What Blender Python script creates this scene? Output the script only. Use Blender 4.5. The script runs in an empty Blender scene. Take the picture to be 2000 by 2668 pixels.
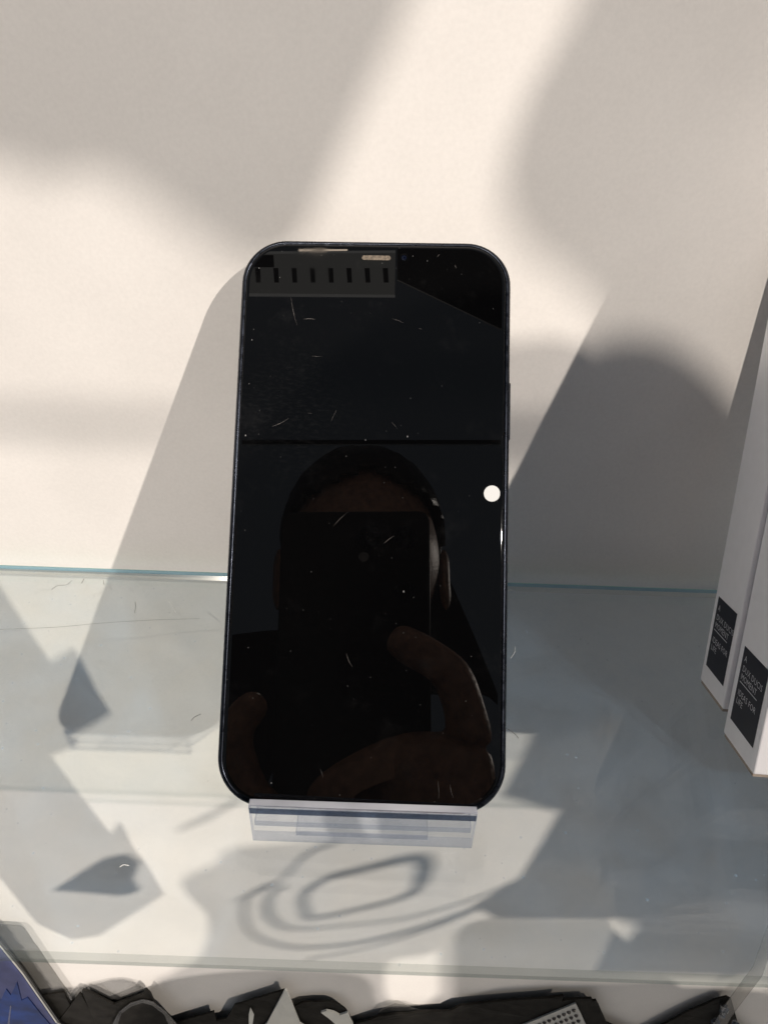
import bpy, bmesh, math, random
from mathutils import Vector, Matrix, noise

random.seed(7)
scene = bpy.context.scene
COL = scene.collection
R = math.radians

# ------------------------------------------------------------------ camera
FPX = 1900.0                      # focal length in pixels of the 2000 px wide photograph
CAM_H, PITCH, ROLL = 0.1771, R(36.0), R(2.0)
_B = Matrix(((1, 0, 0), (0, math.sin(PITCH), -math.cos(PITCH)), (0, math.cos(PITCH), math.sin(PITCH))))
_Z = Matrix(((math.cos(ROLL), -math.sin(ROLL), 0), (math.sin(ROLL), math.cos(ROLL), 0), (0, 0, 1)))
CAM_R = _B @ _Z
CAM_P = Vector((0, 0, CAM_H))
cam_data = bpy.data.cameras.new('camera')
cam_data.sensor_fit = 'HORIZONTAL'
cam_data.sensor_width = 36.0
cam_data.lens = 36.0 * FPX / 2000.0
cam_data.clip_start = 0.002
cam_data.clip_end = 100.0
cam = bpy.data.objects.new('camera', cam_data)
COL.objects.link(cam)
cam.matrix_world = Matrix.Translation(CAM_P) @ CAM_R.to_4x4()
scene.camera = cam

# ------------------------------------------------------------------ light
SUN_A = Vector((-1.04, 1.0, -1.10)).normalized()     # low sun from the right
SUN_B = Vector((0.255, 1.0, -1.16)).normalized()      # sun over the photographer's shoulder

world = bpy.data.worlds.new('World')
scene.world = world
world.use_nodes = True
world.node_tree.nodes['Background'].inputs['Color'].default_value = (0.84, 0.97, 1.14, 1)
world.node_tree.nodes['Background'].inputs['Strength'].default_value = 0.18


def sun(name, d, strength, color, angle):
    li = bpy.data.lights.new(name, 'SUN')
    li.energy = strength
    li.color = color
    li.angle = R(angle)
    o = bpy.data.objects.new(name, li)
    COL.objects.link(o)
    o.rotation_euler = d.to_track_quat('-Z', 'Y').to_euler()
    return o


sun('sun', SUN_A, 3.1, (1.0, 0.905, 0.81), 0.6)
sun('window_sun', SUN_B, 2.55, (1.0, 0.905, 0.80), 0.65)

scene.render.engine = 'CYCLES'
scene.view_settings.view_transform = 'Standard'
scene.view_settings.look = 'None'
scene.view_settings.exposure = 0.0
scene.view_settings.gamma = 1.0
cy = scene.cycles
cy.max_bounces = 12
cy.transparent_max_bounces = 40
cy.diffuse_bounces = 4
cy.glossy_bounces = 6
cy.caustics_reflective = False
cy.caustics_refractive = False
cy.sample_clamp_indirect = 6.0
try:
    cy.use_denoising = True
    cy.denoiser = 'OPENIMAGEDENOISE'
except Exception:
    pass


# ------------------------------------------------------------------ helpers
def ray(u, v):
    return CAM_R @ Vector(((u - 1000) / FPX, -(v - 1334) / FPX, -1.0))


YW = 0.2075          # face of the wall


def on_y(u, v, y=YW):
    r = ray(u, v)
    return CAM_P + r * (y / r.y)


def on_z(u, v, z=0.0):
    r = ray(u, v)
    return CAM_P + r * ((z - CAM_H) / r.z)


def link(name, me, mat=None, parent=None):
    o = bpy.data.objects.new(name, me)
    COL.objects.link(o)
    if mat is not None:
        me.materials.clear()
        me.materials.append(mat)
    if parent is not None:
        o.parent = parent
    return o


def tag(o, label=None, cat=None, group=None, kind=None):
    if label: o['label'] = label
    if cat: o['category'] = cat
    if group: o['group'] = group
    if kind: o['kind'] = kind
    return o


def empty(name, loc=(0, 0, 0)):
    o = bpy.data.objects.new(name, None)
    o.empty_display_size = 0.01
    COL.objects.link(o)
    o.location = loc
    return o


def mesh_from(name, verts, faces, smooth=False):
    me = bpy.data.meshes.new(name)
    me.from_pydata([tuple(v) for v in verts], [], faces)
    bm = bmesh.new()
    bm.from_mesh(me)
    bmesh.ops.recalc_face_normals(bm, faces=bm.faces)
    bm.to_mesh(me)
    bm.free()
    for p in me.polygons:
        p.use_smooth = smooth
    me.update()
    return me


def box_mesh(name, x0, x1, y0, y1, z0, z1, bevel=0.0, seg=2):
    bm = bmesh.new()
    vs = [bm.verts.new((x, y, z)) for x in (x0, x1) for y in (y0, y1) for z in (z0, z1)]
    for f in ((0, 1, 3, 2), (4, 6, 7, 5), (0, 4, 5, 1), (2, 3, 7, 6), (0, 2, 6, 4), (1, 5, 7, 3)):
        bm.faces.new([vs[i] for i in f])
    bmesh.ops.recalc_face_normals(bm, faces=bm.faces)
    if bevel > 0:
        bmesh.ops.bevel(bm, geom=list(bm.edges), offset=bevel, segments=seg, affect='EDGES', profile=0.5)
    me = bpy.data.meshes.new(name)
    bm.to_mesh(me)
    bm.free()
    return me


def prism_mesh(name, poly, off, bevel=0.0):
    """solid between the 3-D polygon and the polygon moved by off"""
    n = len(poly)
    bm = bmesh.new()
    a = [bm.verts.new(p) for p in poly]
    b = [bm.verts.new(Vector(p) + Vector(off)) for p in poly]
    bm.faces.new(a)
    bm.faces.new(list(reversed(b)))
    for i in range(n):
        bm.faces.new([a[i], b[i], b[(i + 1) % n], a[(i + 1) % n]])
    bmesh.ops.recalc_face_normals(bm, faces=bm.faces)
    if bevel > 0:
        bmesh.ops.bevel(bm, geom=list(bm.edges), offset=bevel, segments=1, affect='EDGES')
    me = bpy.data.meshes.new(name)
    bm.to_mesh(me)
    bm.free()
    return me


def smooth_path(pts, n=8, closed=False):
    pts = [Vector(p) for p in pts]
    out = []
    m = len(pts)
    for i in range(m if closed else m - 1):
        p0 = pts[(i - 1) % m] if (closed or i > 0) else pts[0]
        p1, p2 = pts[i], pts[(i + 1) % m]
        p3 = pts[(i + 2) % m] if (closed or i + 2 < m) else pts[-1]
        for k in range(n):
            t = k / n
            out.append(0.5 * ((2 * p1) + (p2 - p0) * t + (2 * p0 - 5 * p1 + 4 * p2 - p3) * t * t +
                              (3 * p1 - p0 - 3 * p2 + p3) * t ** 3))
    if not closed:
        out.append(pts[-1])
    return out


def tube_mesh(name, pts, rad, sides=6, closed=False):
    verts, faces = [], []
    n = len(pts)
    up = Vector((0.13, 0.21, 0.97)).normalized()
    for i, p in enumerate(pts):
        q = pts[(i + 1) % n] if (closed or i < n - 1) else p
        pr = pts[(i - 1) % n] if (closed or i > 0) else p
        d = (q - pr)
        if d.length < 1e-9: d = Vector((1, 0, 0))
        d.normalize()
        s = d.cross(up)
        if s.length < 1e-4: s = d.cross(Vector((1, 0, 0)))
        s.normalize()
        t = s.cross(d)
        r = rad(i / max(1, n - 1)) if callable(rad) else rad
        for k in range(sides):
            a = 2 * math.pi * k / sides
            verts.append(p + s * (math.cos(a) * r) + t * (math.sin(a) * r))
    for i in range(n if closed else n - 1):
        j = (i + 1) % n
        for k in range(sides):
            l = (k + 1) % sides
            faces.append((i * sides + k, i * sides + l, j * sides + l, j * sides + k))
    if not closed:
        faces.append(tuple(range(sides)))
        faces.append(tuple((n - 1) * sides + k for k in range(sides)))
    return mesh_from(name, verts, faces, True)


# ------------------------------------------------------------------ materials
def newmat(name):
    m = bpy.data.materials.new(name)
    m.use_nodes = True
    m.node_tree.nodes.clear()
    return m, m.node_tree.nodes, m.node_tree.links


def N(nodes, t, **kw):
    n = nodes.new(t)
    for k, v in kw.items():
        setattr(n, k, v)
    return n


def plain(name, col, rough=0.5, metal=0.0, spec=0.5, var=0.0, scale=200.0, bump=0.0, bscale=800.0, rvar=0.0):
    m, nd, lk = newmat(name)
    out = N(nd, 'ShaderNodeOutputMaterial')
    p = N(nd, 'ShaderNodeBsdfPrincipled')
    lk.new(p.outputs[0], out.inputs['Surface'])
    p.inputs['Roughness'].default_value = rough
    p.inputs['Metallic'].default_value = metal
    p.inputs['Specular IOR Level'].default_value = spec
    tc = N(nd, 'ShaderNodeTexCoord')
    nz = N(nd, 'ShaderNodeTexNoise')
    nz.inputs['Scale'].default_value = scale
    nz.inputs['Detail'].default_value = 5
    lk.new(tc.outputs['Object'], nz.inputs['Vector'])
    ramp = N(nd, 'ShaderNodeMapRange')
    ramp.inputs['From Min'].default_value = 0.3
    ramp.inputs['From Max'].default_value = 0.7
    ramp.inputs['To Min'].default_value = 1 - var
    ramp.inputs['To Max'].default_value = 1 + var
    lk.new(nz.outputs['Fac'], ramp.inputs['Value'])
    mx = N(nd, 'ShaderNodeVectorMath', operation='SCALE')
    mx.inputs[0].default_value = col
    lk.new(ramp.outputs[0], mx.inputs['Scale'])
    lk.new(mx.outputs[0], p.inputs['Base Color'])
    if rvar > 0:
        r2 = N(nd, 'ShaderNodeMapRange')
        r2.inputs['From Min'].default_value = 0.3
        r2.inputs['From Max'].default_value = 0.7
        r2.inputs['To Min'].default_value = max(0.02, rough - rvar)
        r2.inputs['To Max'].default_value = rough + rvar
        lk.new(nz.outputs['Fac'], r2.inputs['Value'])
        lk.new(r2.outputs[0], p.inputs['Roughness'])
    if bump > 0:
        n2 = N(nd, 'ShaderNodeTexNoise')
        n2.inputs['Scale'].default_value = bscale
        n2.inputs['Detail'].default_value = 6
        lk.new(tc.outputs['Object'], n2.inputs['Vector'])
        b = N(nd, 'ShaderNodeBump')
        b.inputs['Strength'].default_value = bump
        b.inputs['Distance'].default_value = 0.0005
        lk.new(n2.outputs['Fac'], b.inputs['Height'])
        lk.new(b.outputs[0], p.inputs['Normal'])
    return m


def schlick(nd, lk, f0=0.04, normal=None):
    g = N(nd, 'ShaderNodeNewGeometry')
    dot = N(nd, 'ShaderNodeVectorMath', operation='DOT_PRODUCT')
    lk.new(g.outputs['Normal'], dot.inputs[0])
    lk.new(g.outputs['Incoming'], dot.inputs[1])
    ab = N(nd, 'ShaderNodeMath', operation='ABSOLUTE')
    lk.new(dot.outputs['Value'], ab.inputs[0])
    om = N(nd, 'ShaderNodeMath', operation='SUBTRACT')
    om.inputs[0].default_value = 1.0
    lk.new(ab.outputs[0], om.inputs[1])
    pw = N(nd, 'ShaderNodeMath', operation='POWER')
    pw.inputs[1].default_value = 5.0
    lk.new(om.outputs[0], pw.inputs[0])
    ma = N(nd, 'ShaderNodeMath', operation='MULTIPLY_ADD')
    ma.inputs[1].default_value = 1 - f0
    ma.inputs[2].default_value = f0
    lk.new(pw.outputs[0], ma.inputs[0])
    return ma.outputs[0]


def clear(name, tint, haze=0.0, haze_col=(0.8, 0.85, 0.88, 1), rough=0.02, dust=0.0, f0=0.04, hscale=120.0):
    """clear sheet: transparent with Fresnel gloss, a little surface haze and dust"""
    m, nd, lk = newmat(name)
    out = N(nd, 'ShaderNodeOutputMaterial')
    tr = N(nd, 'ShaderNodeBsdfTransparent')
    tr.inputs[0].default_value = tint
    gl = N(nd, 'ShaderNodeBsdfGlossy')
    gl.inputs['Roughness'].default_value = rough
    mix = N(nd, 'ShaderNodeMixShader')
    lk.new(schlick(nd, lk, f0), mix.inputs[0])
    lk.new(tr.outputs[0], mix.inputs[1])
    lk.new(gl.outputs[0], mix.inputs[2])
    last = mix
    if haze > 0 or dust > 0:
        tc = N(nd, 'ShaderNodeTexCoord')
        nz = N(nd, 'ShaderNodeTexNoise')
        nz.inputs['Scale'].default_value = hscale
        nz.inputs['Detail'].default_value = 8
        nz.inputs['Roughness'].default_value = 0.65
        lk.new(tc.outputs['Object'], nz.inputs['Vector'])
        mr = N(nd, 'ShaderNodeMapRange')
        mr.inputs['From Min'].default_value = 0.35
        mr.inputs['From Max'].default_value = 0.75
        mr.inputs['To Min'].default_value = haze * 0.3
        mr.inputs['To Max'].default_value = haze * 1.7
        lk.new(nz.outputs['Fac'], mr.inputs['Value'])
        fac = mr.outputs[0]
        if dust > 0:
            vo = N(nd, 'ShaderNodeTexVoronoi')
            vo.inputs['Scale'].default_value = 420.0
            lk.new(tc.outputs['Object'], vo.inputs['Vector'])
            sep = N(nd, 'ShaderNodeSeparateColor')
            lk.new(vo.outputs['Color'], sep.inputs[0])
            sz = N(nd, 'ShaderNodeMapRange')
            sz.inputs['From Min'].default_value = 0.80
            sz.inputs['From Max'].default_value = 1.0
            sz.inputs['To Min'].default_value = 0.0
            sz.inputs['To Max'].default_value = 0.16
            lk.new(sep.outputs[0], sz.inputs['Value'])
            lt = N(nd, 'ShaderNodeMath', operation='LESS_THAN')
            lk.new(vo.outputs['Distance'], lt.inputs[0])
            lk.new(sz.outputs[0], lt.inputs[1])
            am = N(nd, 'ShaderNodeMath', operation='MULTIPLY_ADD')
            am.inputs[1].default_value = dust
            lk.new(lt.outputs[0], am.inputs[0])
            lk.new(fac, am.inputs[2])
            fac = am.outputs[0]
        df = N(nd, 'ShaderNodeBsdfDiffuse')
        df.inputs[0].default_value = haze_col
        m2 = N(nd, 'ShaderNodeMixShader')
        lk.new(fac, m2.inputs[0])
        lk.new(mix.outputs[0], m2.inputs[1])
        lk.new(df.outputs[0], m2.inputs[2])
        last = m2
    lk.new(last.outputs[0], out.inputs['Surface'])
    return m


def glow(name, col, strength):
    m, nd, lk = newmat(name)
    out = N(nd, 'ShaderNodeOutputMaterial')
    e = N(nd, 'ShaderNodeEmission')
    e.inputs[0].default_value = col
    e.inputs[1].default_value = strength
    lk.new(e.outputs[0], out.inputs['Surface'])
    return m


def edge_glass(name, col, trans=0.3, tint=(0.6, 0.8, 0.8, 1), gloss=0.25):
    """cut edge of a sheet: light scattered inside leaves here"""
    m, nd, lk = newmat(name)
    out = N(nd, 'ShaderNodeOutputMaterial')
    tl = N(nd, 'ShaderNodeBsdfTranslucent')
    tl.inputs[0].default_value = col
    df = N(nd, 'ShaderNodeBsdfDiffuse')
    df.inputs[0].default_value = col
    tc = N(nd, 'ShaderNodeTexCoord')
    nz = N(nd, 'ShaderNodeTexNoise')
    nz.inputs['Scale'].default_value = 90.0
    nz.inputs['Detail'].default_value = 4
    lk.new(tc.outputs['Object'], nz.inputs['Vector'])
    a = N(nd, 'ShaderNodeMixShader')
    lk.new(nz.outputs['Fac'], a.inputs[0])
    lk.new(tl.outputs[0], a.inputs[1])
    lk.new(df.outputs[0], a.inputs[2])
    tr = N(nd, 'ShaderNodeBsdfTransparent')
    tr.inputs[0].default_value = tint
    b = N(nd, 'ShaderNodeMixShader')
    b.inputs[0].default_value = trans
    lk.new(a.outputs[0], b.inputs[1])
    lk.new(tr.outputs[0], b.inputs[2])
    gl = N(nd, 'ShaderNodeBsdfGlossy')
    gl.inputs['Roughness'].default_value = 0.12
    c = N(nd, 'ShaderNodeMixShader')
    c.inputs[0].default_value = gloss
    lk.new(b.outputs[0], c.inputs[1])
    lk.new(gl.outputs[0], c.inputs[2])
    lk.new(c.outputs[0], out.inputs['Surface'])
    return m


def screen_material():
    m, nd, lk = newmat('screen_glass')
    out = N(nd, 'ShaderNodeOutputMaterial')
    p = N(nd, 'ShaderNodeBsdfPrincipled')
    p.inputs['Base Color'].default_value = (0.0018, 0.0018, 0.002, 1)
    p.inputs['IOR'].default_value = 1.37
    tc = N(nd, 'ShaderNodeTexCoord')
    # greasy smudges: local roughness
    nz = N(nd, 'ShaderNodeTexNoise')
    nz.inputs['Scale'].default_value = 45.0
    nz.inputs['Detail'].default_value = 7
    nz.inputs['Distortion'].default_value = 1.2
    lk.new(tc.outputs['Object'], nz.inputs['Vector'])
    mr = N(nd, 'ShaderNodeMapRange')
    mr.inputs['From Min'].default_value = 0.5
    mr.inputs['From Max'].default_value = 0.85
    mr.inputs['To Min'].default_value = 0.006
    mr.inputs['To Max'].default_value = 0.05
    lk.new(nz.outputs['Fac'], mr.inputs['Value'])
    lk.new(mr.outputs[0], p.inputs['Roughness'])
    # dust
    df = N(nd, 'ShaderNodeBsdfDiffuse')
    df.inputs[0].default_value = (0.6, 0.6, 0.6, 1)
    facs = []
    for sc, th, size, amt in ((520.0, 0.955, 0.11, 0.35), (1300.0, 0.92, 0.12, 0.22)):
        vo = N(nd, 'ShaderNodeTexVoronoi')
        vo.inputs['Scale'].default_value = sc
        st = N(nd, 'ShaderNodeMapping')
        st.inputs['Scale'].default_value = (1.0, 0.62, 1.0)
        st.inputs['Rotation'].default_value = (0, 0, 0.4)
        lk.new(tc.outputs['Object'], st.inputs['Vector'])
        lk.new(st.outputs[0], vo.inputs['Vector'])
        sep = N(nd, 'ShaderNodeSeparateColor')
        lk.new(vo.outputs['Color'], sep.inputs[0])
        gt = N(nd, 'ShaderNodeMapRange')
        gt.inputs['From Min'].default_value = th
        gt.inputs['From Max'].default_value = 1.0
        gt.inputs['To Min'].default_value = 0
        gt.inputs['To Max'].default_value = size
        lk.new(sep.outputs[0], gt.inputs['Value'])
        lt = N(nd, 'ShaderNodeMath', operation='LESS_THAN')
        lk.new(vo.outputs['Distance'], lt.inputs[0])
        lk.new(gt.outputs[0], lt.inputs[1])
        mu = N(nd, 'ShaderNodeMath', operation='MULTIPLY')
        mu.inputs[1].default_value = amt
        lk.new(lt.outputs[0], mu.inputs[0])
        facs.append(mu.outputs[0])
    mxm = N(nd, 'ShaderNodeMath', operation='MAXIMUM')
    lk.new(facs[0], mxm.inputs[0])
    lk.new(facs[1], mxm.inputs[1])
    # fine film of dust, patchy
    n3 = N(nd, 'ShaderNodeTexNoise')
    n3.inputs['Scale'].default_value = 70.0
    n3.inputs['Detail'].default_value = 10
    n3.inputs['Roughness'].default_value = 0.75
    lk.new(tc.outputs['Object'], n3.inputs['Vector'])
    f3 = N(nd, 'ShaderNodeMapRange')
    f3.inputs['From Min'].default_value = 0.55
    f3.inputs['From Max'].default_value = 0.8
    f3.inputs['To Min'].default_value = 0.0
    f3.inputs['To Max'].default_value = 0.010
    lk.new(n3.outputs['Fac'], f3.inputs['Value'])
    # wiped streaks in one patch
    mp = N(nd, 'ShaderNodeMapping')
    mp.inputs['Scale'].default_value = (260.0, 700.0, 60.0)
    mp.inputs['Rotation'].default_value = (0, 0, 0.55)
    lk.new(tc.outputs['Object'], mp.inputs['Vector'])
    n5 = N(nd, 'ShaderNodeTexNoise')
    n5.inputs['Scale'].default_value = 2.0
    n5.inputs['Detail'].default_value = 8
    lk.new(mp.outputs[0], n5.inputs['Vector'])
    ds = N(nd, 'ShaderNodeVectorMath', operation='DISTANCE')
    lk.new(tc.outputs['Object'], ds.inputs[0])
    ds.inputs[1].default_value = (-0.020, 0.026, 0.0)
    dm = N(nd, 'ShaderNodeMapRange')
    dm.inputs['From Min'].default_value = 0.0
    dm.inputs['From Max'].default_value = 0.022
    dm.inputs['To Min'].default_value = 1.0
    dm.inputs['To Max'].default_value = 0.0
    lk.new(ds.outputs['Value'], dm.inputs['Value'])
    s5 = N(nd, 'ShaderNodeMapRange')
    s5.inputs['From Min'].default_value = 0.48
    s5.inputs['From Max'].default_value = 0.72
    s5.inputs['To Min'].default_value = 0.0
    s5.inputs['To Max'].default_value = 0.010
    lk.new(n5.outputs['Fac'], s5.inputs['Value'])
    mm = N(nd, 'ShaderNodeMath', operation='MULTIPLY')
    lk.new(s5.outputs[0], mm.inputs[0])
    lk.new(dm.outputs[0], mm.inputs[1])
    mx2 = N(nd, 'ShaderNodeMath', operation='ADD')
    lk.new(mxm.outputs[0], mx2.inputs[0])
    lk.new(mm.outputs[0], mx2.inputs[1])
    mxm = mx2
    ad = N(nd, 'ShaderNodeMath', operation='ADD')
    lk.new(mxm.outputs[0], ad.inputs[0])
    lk.new(f3.outputs[0], ad.inputs[1])
    mix = N(nd, 'ShaderNodeMixShader')
    lk.new(ad.outputs[0], mix.inputs[0])
    lk.new(p.outputs[0], mix.inputs[1])
    lk.new(df.outputs[0], mix.inputs[2])
    lk.new(mix.outputs[0], out.inputs['Surface'])
    return m


def wall_material():
    m, nd, lk = newmat('wall_paint')
    out = N(nd, 'ShaderNodeOutputMaterial')
    p = N(nd, 'ShaderNodeBsdfPrincipled')
    p.inputs['Roughness'].default_value = 0.62
    p.inputs['Specular IOR Level'].default_value = 0.25
    tc = N(nd, 'ShaderNodeTexCoord')
    # broad, faint mottling and fine grain
    n1 = N(nd, 'ShaderNodeTexNoise'); n1.inputs['Scale'].default_value = 22.0; n1.inputs['Detail'].default_value = 6
    n2 = N(nd, 'ShaderNodeTexNoise'); n2.inputs['Scale'].default_value = 900.0; n2.inputs['Detail'].default_value = 4
    lk.new(tc.outputs['Object'], n1.inputs['Vector'])
    lk.new(tc.outputs['Object'], n2.inputs['Vector'])
    ad = N(nd, 'ShaderNodeMath', operation='MULTIPLY_ADD')
    ad.inputs[1].default_value = 0.55
    lk.new(n2.outputs['Fac'], ad.inputs[0])
    lk.new(n1.outputs['Fac'], ad.inputs[2])
    mr = N(nd, 'ShaderNodeMapRange')
    mr.inputs['From Min'].default_value = 0.5; mr.inputs['From Max'].default_value = 1.05
    mr.inputs['To Min'].default_value = 0.750; mr.inputs['To Max'].default_value = 0.840
    lk.new(ad.outputs[0], mr.inputs['Value'])
    sc = N(nd, 'ShaderNodeVectorMath', operation='SCALE')
    sc.inputs[0].default_value = (1.0, 0.965, 0.93)
    lk.new(mr.outputs[0], sc.inputs['Scale'])
    # rare specks
    vo = N(nd, 'ShaderNodeTexVoronoi'); vo.inputs['Scale'].default_value = 130.0
    lk.new(tc.outputs['Object'], vo.inputs['Vector'])
    sep = N(nd, 'ShaderNodeSeparateColor'); lk.new(vo.outputs['Color'], sep.inputs[0])
    sz = N(nd, 'ShaderNodeMapRange')
    sz.inputs['From Min'].default_value = 0.965; sz.inputs['From Max'].default_value = 1.0
    sz.inputs['To Min'].default_value = 0.0; sz.inputs['To Max'].default_value = 0.06
    lk.new(sep.outputs[0], sz.inputs['Value'])
    lt = N(nd, 'ShaderNodeMath', operation='LESS_THAN')
    lk.new(vo.outputs['Distance'], lt.inputs[0]); lk.new(sz.outputs[0], lt.inputs[1])
    mixc = N(nd, 'ShaderNodeMix', data_type='RGBA')
    lk.new(lt.outputs[0], mixc.inputs['Factor'])
    lk.new(sc.outputs[0], mixc.inputs['A'])
    mixc.inputs['B'].default_value = (0.36, 0.30, 0.26, 1)
    lk.new(mixc.outputs['Result'], p.inputs['Base Color'])
    b = N(nd, 'ShaderNodeBump')
    b.inputs['Strength'].default_value = 0.12
    b.inputs['Distance'].default_value = 0.0003
    n4 = N(nd, 'ShaderNodeTexNoise'); n4.inputs['Scale'].default_value = 700.0; n4.inputs['Detail'].default_value = 8
    lk.new(tc.outputs['Object'], n4.inputs['Vector'])
    lk.new(n4.outputs['Fac'], b.inputs['Height'])
    lk.new(b.outputs[0], p.inputs['Normal'])
    lk.new(p.outputs[0], out.inputs['Surface'])
    return m


MAT = {}
MAT['wall'] = wall_material()
MAT['shelf_glass'] = clear('shelf_glass', (0.972, 0.985, 0.975, 1), haze=0.036, haze_col=(0.42, 0.66, 0.95, 1), dust=0.16, hscale=60.0)
MAT['shelf_edge'] = edge_glass('shelf_edge_glass', (0.34, 0.60, 0.72, 1), trans=0.2, tint=(0.55, 0.75, 0.85, 1))
MAT['front_edge'] = edge_glass('shelf_front_edge_glass', (0.30, 0.34, 0.34, 1), trans=0.86, tint=(0.86, 0.89, 0.88, 1), gloss=0.03)
MAT['shelf_arris'] = edge_glass('shelf_arris_glass', (0.22, 0.80, 0.52, 1), trans=0.35, tint=(0.84, 0.95, 0.86, 1), gloss=0.03)
MAT['shelf_arris_low'] = edge_glass('shelf_low_arris_glass', (0.62, 0.66, 0.66, 1), trans=0.70, tint=(0.92, 0.92, 0.88, 1), gloss=0.03)
MAT['acrylic'] = clear('clear_acrylic', (0.955, 0.965, 0.985, 1), haze=0.05, rough=0.04, dust=0.1, hscale=240.0)
MAT['acrylic_edge'] = edge_glass('acrylic_cut_edge', (0.72, 0.76, 0.86, 1), trans=0.18, tint=(0.75, 0.80, 0.90, 1), gloss=0.25)
MAT['acrylic_soft'] = edge_glass('acrylic_side_cut', (0.70, 0.75, 0.85, 1), trans=0.72, tint=(0.86, 0.89, 0.95, 1), gloss=0.12)
MAT['acrylic_dark'] = clear('acrylic_refraction_band', (0.34, 0.39, 0.48, 1), haze=0.03, rough=0.05, hscale=400.0)
MAT['screen'] = screen_material()
MAT['phone_frame'] = plain('phone_frame_metal', (0.016, 0.019, 0.027), rough=0.30, metal=0.85, var=0.25, scale=500, rvar=0.12)
MAT['phone_back'] = plain('phone_back_glass', (0.012, 0.014, 0.02), rough=0.12)
MAT['grille'] = plain('speaker_mesh', (0.16, 0.13, 0.10), rough=0.6, metal=0.4, var=0.5, scale=2500, bump=0.6, bscale=4000)
MAT['lens_blue'] = plain('camera_lens', (0.001, 0.002, 0.008), rough=0.05, spec=0.5)
MAT['scratch'] = plain('scratch_mark', (0.22, 0.20, 0.19), rough=0.4, var=0.6, scale=900)
MAT['carton'] = plain('white_carton', (0.90, 0.89, 0.91), rough=0.38, var=0.02, scale=300, bump=0.08, bscale=1500)
MAT['carton_raw'] = plain('raw_cardboard', (0.36, 0.30, 0.25), rough=0.8, var=0.15, scale=900)
MAT['label_ink'] = plain('navy_label_ink', (0.010, 0.011, 0.020), rough=0.45, spec=0.3, var=0.1, scale=400)
MAT['letter'] = plain('pale_lettering', (0.72, 0.72, 0.75), rough=0.5)
MAT['black_card'] = plain('black_card', (0.016, 0.015, 0.0135), rough=0.5, spec=0.03, var=0.35, scale=120, bump=0.15, bscale=700)
MAT['black_gloss'] = plain('black_plastic', (0.010, 0.010, 0.011), rough=0.25, var=0.2, scale=120)
MAT['white_card'] = plain('white_card', (0.62, 0.62, 0.58), rough=0.6, var=0.04, scale=100)
MAT['blue_foil'] = plain('blue_print', (0.006, 0.034, 0.17), rough=0.3, spec=0.05, var=0.5, scale=60)
MAT['pale_foil'] = plain('pale_blue_print', (0.055, 0.065, 0.17), rough=0.3, spec=0.05, var=0.25, scale=60)
MAT['film'] = clear('clear_film', (0.86, 0.86, 0.86, 1), haze=0.05, haze_col=(0.7, 0.7, 0.7, 1), rough=0.06, hscale=80.0)
MAT['film_grey'] = clear('grey_film', (0.72, 0.72, 0.71, 1), haze=0.03, haze_col=(0.6, 0.6, 0.6, 1), rough=0.08, hscale=80.0)
MAT['dimming_film'] = clear('dimming_film', (0.68, 0.675, 0.66, 1), haze=0.0, rough=0.1)
MAT['silver'] = plain('silver_sheet', (0.52, 0.53, 0.52), rough=0.38, metal=0.5, var=0.08, scale=200)
MAT['gem'] = plain('dark_stud', (0.10, 0.09, 0.085), rough=0.12, metal=0.6)
MAT['crystal'] = clear('cut_crystal', (0.80, 0.84, 0.90, 1), haze=0.0, rough=0.03, f0=0.16)
MAT['fibre_dark'] = plain('dark_fibre', (0.10, 0.09, 0.08), rough=0.8)
MAT['fibre_pale'] = plain('pale_fibre', (0.62, 0.63, 0.62), rough=0.8)
MAT['skin'] = plain('skin', (0.42, 0.235, 0.155), rough=0.40, var=0.35, scale=180, bump=1.0, bscale=380)
MAT['hair'] = plain('dark_hair', (0.022, 0.016, 0.012), rough=0.28, var=0.5, scale=400, bump=1.0, bscale=900)
MAT['jacket'] = plain('dark_jacket', (0.012, 0.012, 0.014), rough=0.85, var=0.2, scale=90, bump=0.3, bscale=900)
MAT['grey_card'] = plain('grey_board', (0.30, 0.29, 0.28), rough=0.7, var=0.05, scale=60)
MAT['dark_panel'] = plain('dark_board', (0.015, 0.015, 0.016), rough=0.8, var=0.1, scale=20)
MAT['cable'] = plain('black_cable_rubber', (0.02, 0.02, 0.02), rough=0.5)
MAT['lamp_on'] = glow('lit_lamp', (1.0, 0.93, 0.85, 1), 40.0)
MAT['tube_on'] = glow('lit_tube', (1.0, 0.80, 0.62, 1), 16.0)
MAT['glow_panel'] = glow('glowing_panel', (1.0, 0.97, 0.90, 1), 0.62)
MAT['glow_rim'] = glow('glowing_panel_rim', (1.0, 0.97, 0.92, 1), 1.1)

# ------------------------------------------------------------------ the setting
wall = tag(link('wall', box_mesh('wall', -0.75, 0.75, YW, YW + 0.02, -0.62, 0.55), MAT['wall']), kind='structure')
floor = tag(link('lower_shelf', box_mesh('lower_shelf', -0.6, 0.6, 0.02, YW - 0.004, -0.482, -0.470), MAT['wall']), kind='structure')

# ------------------------------------------------------------------ glass shelf
SH_F, SH_R, SH_T, SH_X = 0.0713, 0.2035, 0.0040, 0.42
shelf = tag(empty('glass_shelf', (0, 0.13, -SH_T)), 'clear glass shelf with blue-green cut edge carrying the phone', 'shelf')


def child(name, me, mat, par):
    o = link(name, me, mat, par)
    o.matrix_parent_inverse = Matrix.Translation(-par.location) if par.type == 'EMPTY' else Matrix.Identity(4)
    return o


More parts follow.
